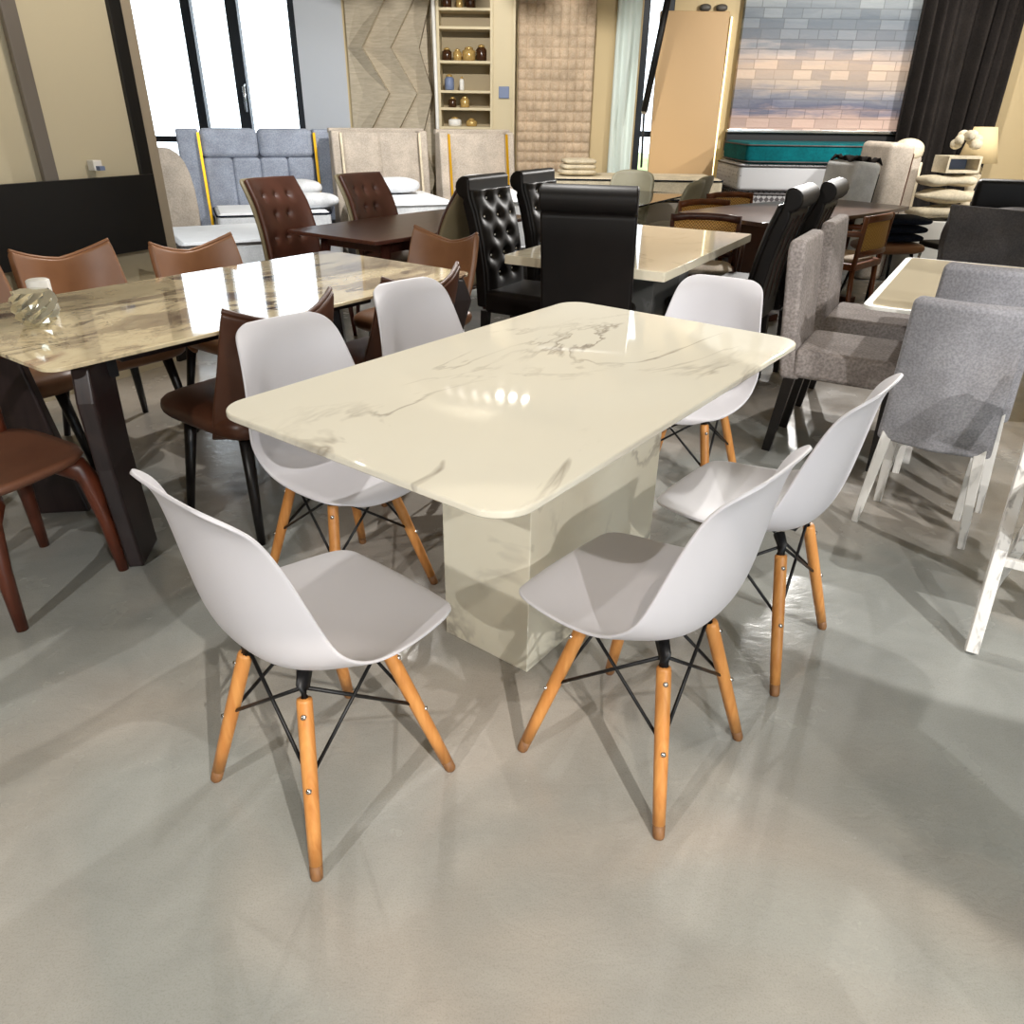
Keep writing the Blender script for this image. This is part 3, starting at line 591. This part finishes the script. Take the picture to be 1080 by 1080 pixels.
# ---------------------------------------------------------------- dark oak table with cane chairs
ot = thing('oak_table', 'dark oak boat shaped table in front of the mattress stack', 'table', (2.24, 6.40, 0), 38)
MB().prism(boat(2.0, .95, .10), .722, .75).build('tabletop', 'oak_dark', ot, bevel=.004)
for a in (-1, 1): MB().path([(a * .55, 0, .722), (a * .55, 0, .05)], [(.05, .25), (.04, .16)], sq=1).build('trestle_leg', 'mahogany', ot, False, .006); MB().box((a * .55, 0, .025), (.1, .6, .05)).build('foot', 'mahogany', ot, False, .006)
MB().box((0, 0, .35), (1.0, .05, .09)).build('stretcher', 'mahogany', ot, False, .005)
def make_cane(wd='teak'):
    t = thing('cane_chair', '', 'chair', group='wooden chairs with cane backs')
    bk = MB()
    for z, hh in ((.755, .05), (.52, .045)): bk.path([(-.22, -.23, z), (-.265, -.12, z + .01), (-.275, 0, z + .012), (-.265, .12, z + .01), (-.22, .23, z)], [(.015, hh / 2)] * 5, 10)
    for s in (-1, 1): bk.path([(-.21, .225 * s, .42), (-.235, .228 * s, .78)], [.018, .016], 10)
    b = bk.build('back_frame', wd, t)
    MB().grid(lambda u, v: (-.225 - .05 * (1 - (2 * v - 1) ** 2), -.22 + .44 * v, .54 + .2 * u), 4, 16).build('cane_panel', 'cane', b, solid=.006)
    MB().box((0, 0, .43), (.46, .46, .05)).build('seat_frame', wd, t, bevel=.012)
    MB().cushion((.01, 0, .468), (.42, .42, .06), .35).build('cushion', 'beige_fab', t)
    for a, b_ in ((.2, .2), (.2, -.2), (-.2, .2), (-.2, -.2)): MB().path([(a, b_, .41), (a * 1.15, b_ * 1.05, 0)], [.02, .014], 10).build('leg', wd, t)
    for s in (-1, 1): MB().path([(.2, .235 * s, .42), (.2, .245 * s, .62), (.16, .25 * s, .645), (-.23, .23 * s, .66)], [(.014, .02)] * 4, 8).build('arm', wd, t)
    return t
cn = make_cane(); cm = make_cane('mahogany')
put(cm, 1.28, 5.40, 258, 'dark mahogany cane back chair facing the camera below the oak table edge')
put(cn, 1.62, 6.42, 290, 'cane back chair, the nearer of two at the left side of the oak table')
put(cn, 2.0, 7.1, 290, 'cane back chair, the farther of two at the left side of the oak table')
put(cn, 2.46, 5.98, 135, 'wooden cane armchair at the right side of the oak table, before the stool')

# ---------------------------------------------------------------- smoked table with greige chairs
gt = thing('smoked_table', 'black glass table behind the big black scroll chair', 'table', (.87, 7.12, 0), 60)
MB().prism(rrect(1.5, .85, .03, 3), .735, .75).build('tabletop', 'smoked', gt, bevel=.003); MB().box((0, 0, .367), (.3, .2, .734)).build('pedestal', 'black_panel', gt, False, .01)
def make_bucket():
    t = thing('bucket_chair', '', 'chair', group='greige leather bucket chairs')
    def f(u, v):
        c = 2 * v - 1; rr = (1 - max(0, (u - .8) / .2) ** 2 * .16); return (-.18 - .12 * u + .09 * (1 - .5 * u) * c * c, .225 * c * rr * (.86 + .14 * min(1, 2 * u)), .40 + .515 * u - .05 * max(0, u - .7) * c ** 4 * 2)
    MB().grid(f, 14, 14).build('backrest', 'greige', t, solid=.04, off=0, sub=1)
    MB().cushion((.02, 0, .43), (.46, .45, .12), .4).build('seat', 'greige', t)
    for a, b in ((.17, .16), (.17, -.16), (-.17, .16), (-.17, -.16)): MB().path([(a * .9, b * .9, .39), (a * 1.25, b * 1.25, 0)], [.017, .011], 10).build('leg', 'black_metal', t)
    return t
bu = make_bucket()
put(bu, 1.03, 7.86, 243, 'greige bucket chair facing the camera across the black glass table')
put(bu, 1.30, 7.08, 150, 'greige bucket chair seen from the side by the black table, the nearer of two')
put(bu, 1.50, 7.62, 150, 'greige bucket chair seen from the side by the black table, the farther of two')
put(bu, .385, 6.87, 330, 'greige bucket chair peeking out between the black scroll chairs')

# ---------------------------------------------------------------- beds, headboards, mattresses, pillows
def bed(name, label, loc, Wd, mat, base_z=.30, length=1.5, style=0):
    t = thing(name, label, 'bed', loc, 22)
    h_ = MB()
    if style == 0:
        MB().box((0, .14, .56), (Wd, .08, 1.12)).build('headboard', mat, t, bevel=.02)
        n = 4
        for i in range(n):
            xx = -Wd / 2 + .13 + (Wd - .26) * (i + .5) / n; MB().box((xx, .06, .70), ((Wd - .24) / n, .16, .54)).build('back_cushion', mat, t, bevel=.035, seg=4)
        for i in range(2): MB().box((-(Wd - .24) / 4 + i * (Wd - .24) / 2, .07, 1.095), ((Wd - .24) / 2, .20, .26)).build('head_cushion', mat, t, bevel=.06, seg=5)
        for s in (-1, 1):
            w_ = MB().prism([(-.10, .05), (-.02, 1.22), (.16, 1.22), (.20, .05)], s * (Wd / 2 - .02) - .10, s * (Wd / 2 - .02) + .10, 'x').build('side_wing', mat, t, bevel=.02)
            MB().path([(s * (Wd / 2 - .115), -.12, .30), (s * (Wd / 2 - .115), -.035, 1.19)], [(.018, .012)] * 2, sq=1).build('gold_edge', 'gold', w_, False)
    else:
        def f(u, v): return (-Wd / 2 + .06 + (Wd - .12) * v, .10 - .14 * (1 - u) - .035 * abs(math.sin((2 if style == 1 else 1) * PI * v)) ** .4, .2 + 1.0 * u)
        MB().grid(f, 10, 40).build('headboard', mat, t, solid=.05, off=0, bevel=.01)
        for s in (-1, 1):
            w_ = MB().prism([(-.14, .05), (.0, 1.22), (.16, 1.22), (.20, .05)], s * (Wd / 2 - .045) - .045, s * (Wd / 2 - .045) + .045, 'x').build('side_wing', mat, t, bevel=.02)
            MB().path([(s * (Wd / 2 - .09), -.15, .30), (s * (Wd / 2 - .09), -.012, 1.2)], [(.012, .01)] * 2, sq=1).build('edge_trim', 'gold' if style == 2 else 'ivory_fab', w_, False)
        MB().box((0, .16, 1.215), (Wd, .08, .05)).build('top_rail', mat, t, bevel=.012)
    MB().box((0, -length / 2 - .1, base_z / 2), (Wd - .1, length, base_z)).build('base', 'slate_fab', t, bevel=.02)
    return t
def mattress(name, label, c, d, mat, side=None, rz=0, piping='navy'):
    t = thing(name, label, 'mattress', c, rz)
    b = MB().box((0, 0, d[2] / 2), d).build('body', side or mat, t, bevel=min(.045, d[2] * .3), seg=4)
    if side and side != mat: MB().box((0, 0, d[2] - .004), (d[0] - .06, d[1] - .06, .016)).build('quilted_top', mat, t, bevel=.007)
    if piping:
        for z in (d[2] - .02, .02): MB().path([(x, y, z) for x, y in rrect(d[0] + .004, d[1] + .004, .05, 4)] + [(d[0] / 2 + .002, d[1] / 2 - .05, z)], .008, 6).build('piping', piping, t)
    return t
BA = 22
def along(x0, y0, s, d, z): c, n = math.cos(R(BA)), math.sin(R(BA)); return (x0 + c * s + n * d, y0 + n * s - c * d, z)
bed('bed', 'blue grey winged headboard bed with gold edges beside the big window', along(-3.15, 7.95, .655, 0, 0), 1.31, 'blue_fab', .30, .75)
bed('bed', 'beige linen headboard bed with ivory edges in the middle of the row', along(-1.80, 8.08, .485, 0, 0), .96, 'beige_fab', .30, 1.0, 1)
bed('bed', 'pale beige headboard bed with gold edges below the display cabinet', along(-.76, 8.12, .395, 0, 0), .78, 'beige_fab', .30, 1.0, 2)
eh = MB().cushion((0, 0, .54), (.10, .6, 1.08), .4).build('headboard', 'beige_fab'); eh.location = (-3.30, 7.55, 0); eh.rotation_euler = (0, 0, R(-60)); tag(eh, 'rounded beige headboard edge leaning between partition and blue bed', 'headboard')
mattress('mattress', 'white mattress with dark piping on the blue grey bed', along(-3.15, 7.95, .655, .50, .302), (1.02, .74, .25), 'quilt', 'white_fab', BA)
mattress('mattress', 'white quilted mattress in front of the blue bed beside the partition', (-2.2, 6.58, .26), (1.25, 1.0, .24), 'quilt', 'white_fab', 30, 'slate_fab')
pl_ = MB().box((0, 0, .13), (1.2, .95, .26)).build('divan', 'slate_fab', bevel=.015); pl_.location = (-2.2, 6.58, 0); pl_.rotation_euler = (0, 0, R(30)); tag(pl_, 'low dark grey bed base under the quilted mattress', 'bed base')
mattress('mattress', 'white mattress with pillows on the beige middle bed', along(-1.80, 8.08, .485, .70, .302), (.76, 1.06, .38), 'quilt', 'white_fab', BA, 'white_fab')
mattress('mattress', 'white mattress on the pale bed below the cabinet', along(-.76, 8.12, .395, .70, .302), (.58, 1.06, .42), 'quilt', 'white_fab', BA, 'white_fab')
def pillow(label, c, d, rz=0, mat='white_fab'):
    tag(MB().cushion(c, d, .55, 12, 28, R(rz)).build('pillow', mat), label, 'pillow', 'pillows on the beds')
pillow('plump white pillow, upper of two on the blue grey bed', (-2.16, 7.97, .72), (.50, .30, .15), 20)
pillow('long white bolster lying behind the tufted chairs on the blue grey bed', (-2.0, 7.72, .63), (.60, .30, .14), 20)
pillow('white pillow on the left half of the beige middle bed', (-1.18, 7.85, .765), (.48, .34, .14), 20)
pillow('pale blue white pillow beside the black tufted chair', (-.33, 7.85, .80), (.44, .34, .14), 22)
mattress('mattress', 'thick white topped mattress under the folded towel on right of the beds', (1.22, 8.72, .602), (1.75, .8, .22), 'ivory_fab', 'ivory_fab')
tag(MB().box((1.22, 8.74, .30), (1.8, .82, .60)).build('divan', 'plinth', bevel=.015), 'grey bed base below the mattress with the towel', 'bed base')
tw = thing('folded_blanket', 'folded cream blanket on the mattress near the peach wall panel', 'blanket', (.62, 8.6, .828), 8)
for i in range(3): MB().cushion((.01 * i, 0, .03 + .05 * i), (.38 - .02 * i, .30, .06), .35).build('fold', 'ivory_fab', tw)
ms = [('mattress', 'charcoal mattress at the bottom of the stack below the stone backdrop', .0, .3, 'slate_fab', 0), ('mattress', 'grey fabric mattress second from the bottom of the stack', .3, .26, 'knit', .01),
      ('mattress', 'trellis patterned grey mattress below the dotted one in the stack', .56, .15, 'trellis', -.02), ('mattress', 'dotted light grey mattress under the teal one in the stack', .71, .26, 'knit', -.02), ('mattress', 'teal velvet mattress topmost on the stack below the stone backdrop', .97, .19, 'teal', .03)]
for n_, l_, z_, h_, mt_, dx in ms: mattress(n_, l_, (3.06 + dx, 8.78, z_), (1.62, .95, h_), mt_, mt_, 0, 'slate_fab')

# ---------------------------------------------------------------- right rear clutter
def upright(name, label, c, d, mat, edge, rz=0, lean=0):
    t = thing(name, label, 'headboard', c, rz)
    b = MB().box((0, 0, d[2] / 2), d).build('panel', mat, t, bevel=.05, seg=4)
    MB().box((d[0] / 2 - .012, .0, d[2] / 2 - .02), (.05, d[1] * .9, d[2] - .12)).build('edge', edge, t, bevel=.015); t.rotation_euler.y = lean
    return t
cu = upright('upright_cushion', 'cream wrapped cushion standing on end beside the teal mattress', (2.98, 7.55, 0), (.26, .5, 1.05), 'white_fab', 'black_panel', 12, .09)
MB().grid(lambda u, v: (-.12 + .27 * u, -.2 + .4 * v, 1.05 + .03 * math.sin(17 * u + 5 * v) * math.cos(13 * v) + .015), 14, 14).build('torn_wrapping', 'curtain', cu, solid=.01)
upright('upright_headboard', 'light grey upholstered headboard standing on end with brown rim', (3.40, 7.78, 0), (.25, .5, 1.2), 'beige_fab', 'leather_dark', 10, .04)
u2 = upright('upright_headboard', 'light headboard with rolled cream top next to the dark curtain', (3.80, 8.14, 0), (.24, .2, 1.10), 'beige_fab', 'ivory_fab', 10)
MB().cushion((0, 0, 1.115), (.27, .24, .22), .7).build('rolled_top', 'ivory_fab', u2)
pn = tag(MB().box((4.43, 7.67, .28), (1.50, .62, .56)).build('display_plinth', 'paint', smooth=False, bevel=.006), 'low white display plinth under the pile of throws', 'plinth')
for i, l in enumerate(('lowest', 'second lowest', 'upper')):
    tag(MB().cushion((3.16 + .02 * i, 6.75, .513 + .066 * i), (.46, .38, .062), .3).build('folded_fabric', 'navy'), f'navy folded fabric on the tan stool, the {l} of three', 'fabric', 'folded navy fabrics')
def throw(label, c, d, rz, seed):
    def fn(p): return Vector((p.x * (1 + .08 * math.sin(9 * p.y + seed)), p.y * (1 + .1 * math.sin(11 * p.x + seed)), p.z * (1 + .25 * math.sin(14 * p.x + 9 * p.y + seed))))
    tag(MB().cushion(c, d, .6, 10, 36, R(rz), 0, fn).build('throw', 'ivory_fab'), label, 'throw', 'cream throws')
throw('cream fleece throw spread at the bottom of the pile, overhanging the edge', (4.06, 7.53, .63), (.80, .34, .11), 2, 1)
throw('yellowish fleece throw folded in the middle of the pile', (4.02, 7.54, .765), (.66, .30, .11), -3, 3)
throw('cream throw folded on top of the pile left of the small box', (3.94, 7.55, .895), (.54, .28, .10), 3, 5)
throw('crumpled cream throw hanging over the right front of the pile', (4.68, 7.52, .65), (.26, .34, .13), -12, 8)
bx = thing('cream_box', 'cream open box with dark interior under the table lamp', 'box', (4.0, 7.56, .962), 6)
for z in (0.012, .128): MB().box((0, 0, z), (.32, .22, .024)).build('panel', 'ivory_fab', bx, False, .003)
for x in (-.15, .15): MB().box((x, 0, .07), (.022, .22, .10)).build('side', 'ivory_fab', bx, False, .003)
MB().box((0, .08, .07), (.28, .02, .095)).build('back', 'slate_blue', bx, False)
lp = thing('table_lamp', 'table lamp with cream shade in front of the curtain', 'lamp', (4.34, 7.86, .562)); lp.scale = (.94, .94, .94)
MB().lathe([(.09, 0), (.10, .02), (.045, .06), (.04, .25), (.075, .38), (.06, .46), (.02, .50), (.02, .56)], 20).build('lamp_base', 'ivory_fab', lp)
MB().lathe([(.185, .50), (.105, .82)], 28).build('lamp_shade', 'lampshade', lp)
fl = thing('fabric_flower', 'crumpled white fabric flower beside the lamp shade', 'decoration', (4.04, 7.56, 1.155))
for k in range(9): MB().cushion((.09 * math.cos(k * .9), .05 * math.sin(k * .9), .04 + .035 * (k % 3)), (.10, .08, .09), .8, 8, 14, k).build('petal', 'ivory_fab', fl)
wb = tag(MB().cushion((5.0, 7.6, .925), (.30, .28, .72), .4).build('wrapped_parcel', 'white_fab'), 'white wrapped parcel at the right edge below the beige wall', 'parcel')
sto = thing('stool', 'tan upholstered stool with slim black legs before the white plinth', 'stool', (3.16, 6.75, 0), 10)
MB().cushion((0, 0, .43), (.50, .44, .10), .35).build('seat', 'leather', sto)
for a in (-1, 1):
    for b in (-1, 1): MB().path([(a * .15, b * .13, .40), (a * .22, b * .2, 0)], [.015, .01], 8).build('leg', 'black_metal', sto)
hs = thing('metal_frame_chair', 'chair with thin arched metal frame below the pile of throws', 'chair', (3.75, 6.75, 0), 100)
MB().path([(-.2, -.2, .45), (-.24, -.2, .72), (-.25, -.13, .80), (-.25, .13, .80), (-.24, .2, .72), (-.2, .2, .45)], .012, 8).build('back_frame', 'steel', hs)
MB().box((0, 0, .44), (.42, .42, .05)).build('seat', 'black_leather', hs, bevel=.015)
MB().grid(lambda u, v: (-.205 - .04 * u, -.18 + .36 * v, .48 + .29 * u), 4, 6).build('back_pad', 'black_leather', hs, solid=.03)
for a in (-1, 1):
    for b in (-1, 1): MB().path([(a * .18, b * .18, .43), (a * .22, b * .2, 0)], [.013, .01], 8).build('leg', 'steel', hs)
# dark chairs at the right border
bc = thing('black_chair', 'black leather chair back at the right photo edge', 'chair', (3.10, 5.16, 0), 70)
MB().box((-.24, 0, .80), (.08, .46, .56), 0, R(-6)).build('backrest', 'black_leather', bc, bevel=.03, seg=4); MB().box((.02, 0, .44), (.46, .46, .12)).build('seat', 'black_leather', bc, bevel=.03)
for a in (-.18, .18):
    for b in (-.18, .18): MB().path([(a, b, .4), (a, b, 0)], [.02, .015], sq=1).build('leg', 'ebony', bc, False)
gc = thing('wrapped_grey_chair', 'slate grey chair with creased loose cover below the black chair', 'chair', (2.72, 4.42, 0), 255)
def creased(u, v):
    c = 2 * v - 1; return (-.2 - .1 * u + .02 * math.sin(9 * v + 5 * u) + .015 * math.sin(17 * u - 6 * v), .27 * c * (1 - .1 * u), .38 + .56 * u)
MB().grid(creased, 18, 22).build('backrest', 'slate_fab', gc, solid=.07, off=0, bevel=.01)
MB().cushion((.03, 0, .42), (.46, .48, .14), .4).build('seat', 'slate_fab', gc)
for a in (-.18, .18):
    for b in (-.18, .18): MB().path([(a, b, .4), (a * 1.1, b * 1.1, 0)], [.018, .013], 8).build('leg', 'black_metal', gc)

# ---------------------------------------------------------------- ceiling fittings (mirrored in the table top)
def track(label, x0, y0, x1, y1, lamps, lit):
    t = thing('spotlight_track', label, 'track light', ((x0 + x1) / 2, (y0 + y1) / 2, H), math.degrees(math.atan2(y1 - y0, x1 - x0))); L = math.hypot(x1 - x0, y1 - y0)
    MB().box((0, 0, -.02), (L, .04, .04)).build('rail', 'track', t, False)
    for i in range(lamps):
        x = -L / 2 + L * (i + .5) / lamps; hd = MB().path([(x, 0, -.04), (x, 0, -.09)], .012, 8); a = random.uniform(-.5, .5)
        d = Vector((math.sin(a) * .6, -.45, -.8)).normalized(); c0 = Vector((x, 0, -.12)); hd.path([c0 - d * .09, c0 + d * .09], [.042, .048], 14)
        o = hd.build('lamp_head', 'track', t); MB().path([c0 + d * .0905, c0 + d * .093], [.04, .04], 14).build('lens', 'lens' if i in lit else 'grey_post', o)
track('ceiling spotlight track with ten heads mirrored in the marble tabletop', -.72, 7.3, .62, 6.7, 10, (4, 5, 6))
track('short ceiling spotlight track with four heads beside the air conditioner', 2.2, 8.7, 3.2, 8.4, 4, ())
ac = thing('ceiling_cassette', 'square ceiling air conditioner mirrored in the far end of the tabletop', 'air conditioner', (1.55, 8.45, H), 10)
MB().box((0, 0, -.025), (.9, .9, .05)).build('panel', 'track', ac, False, .01); MB().box((0, 0, -.055), (.5, .5, .012)).build('grille', 'grey_post', ac, False, .004)
for o in list(sc.objects):
    if 'used' in o: del o['used']
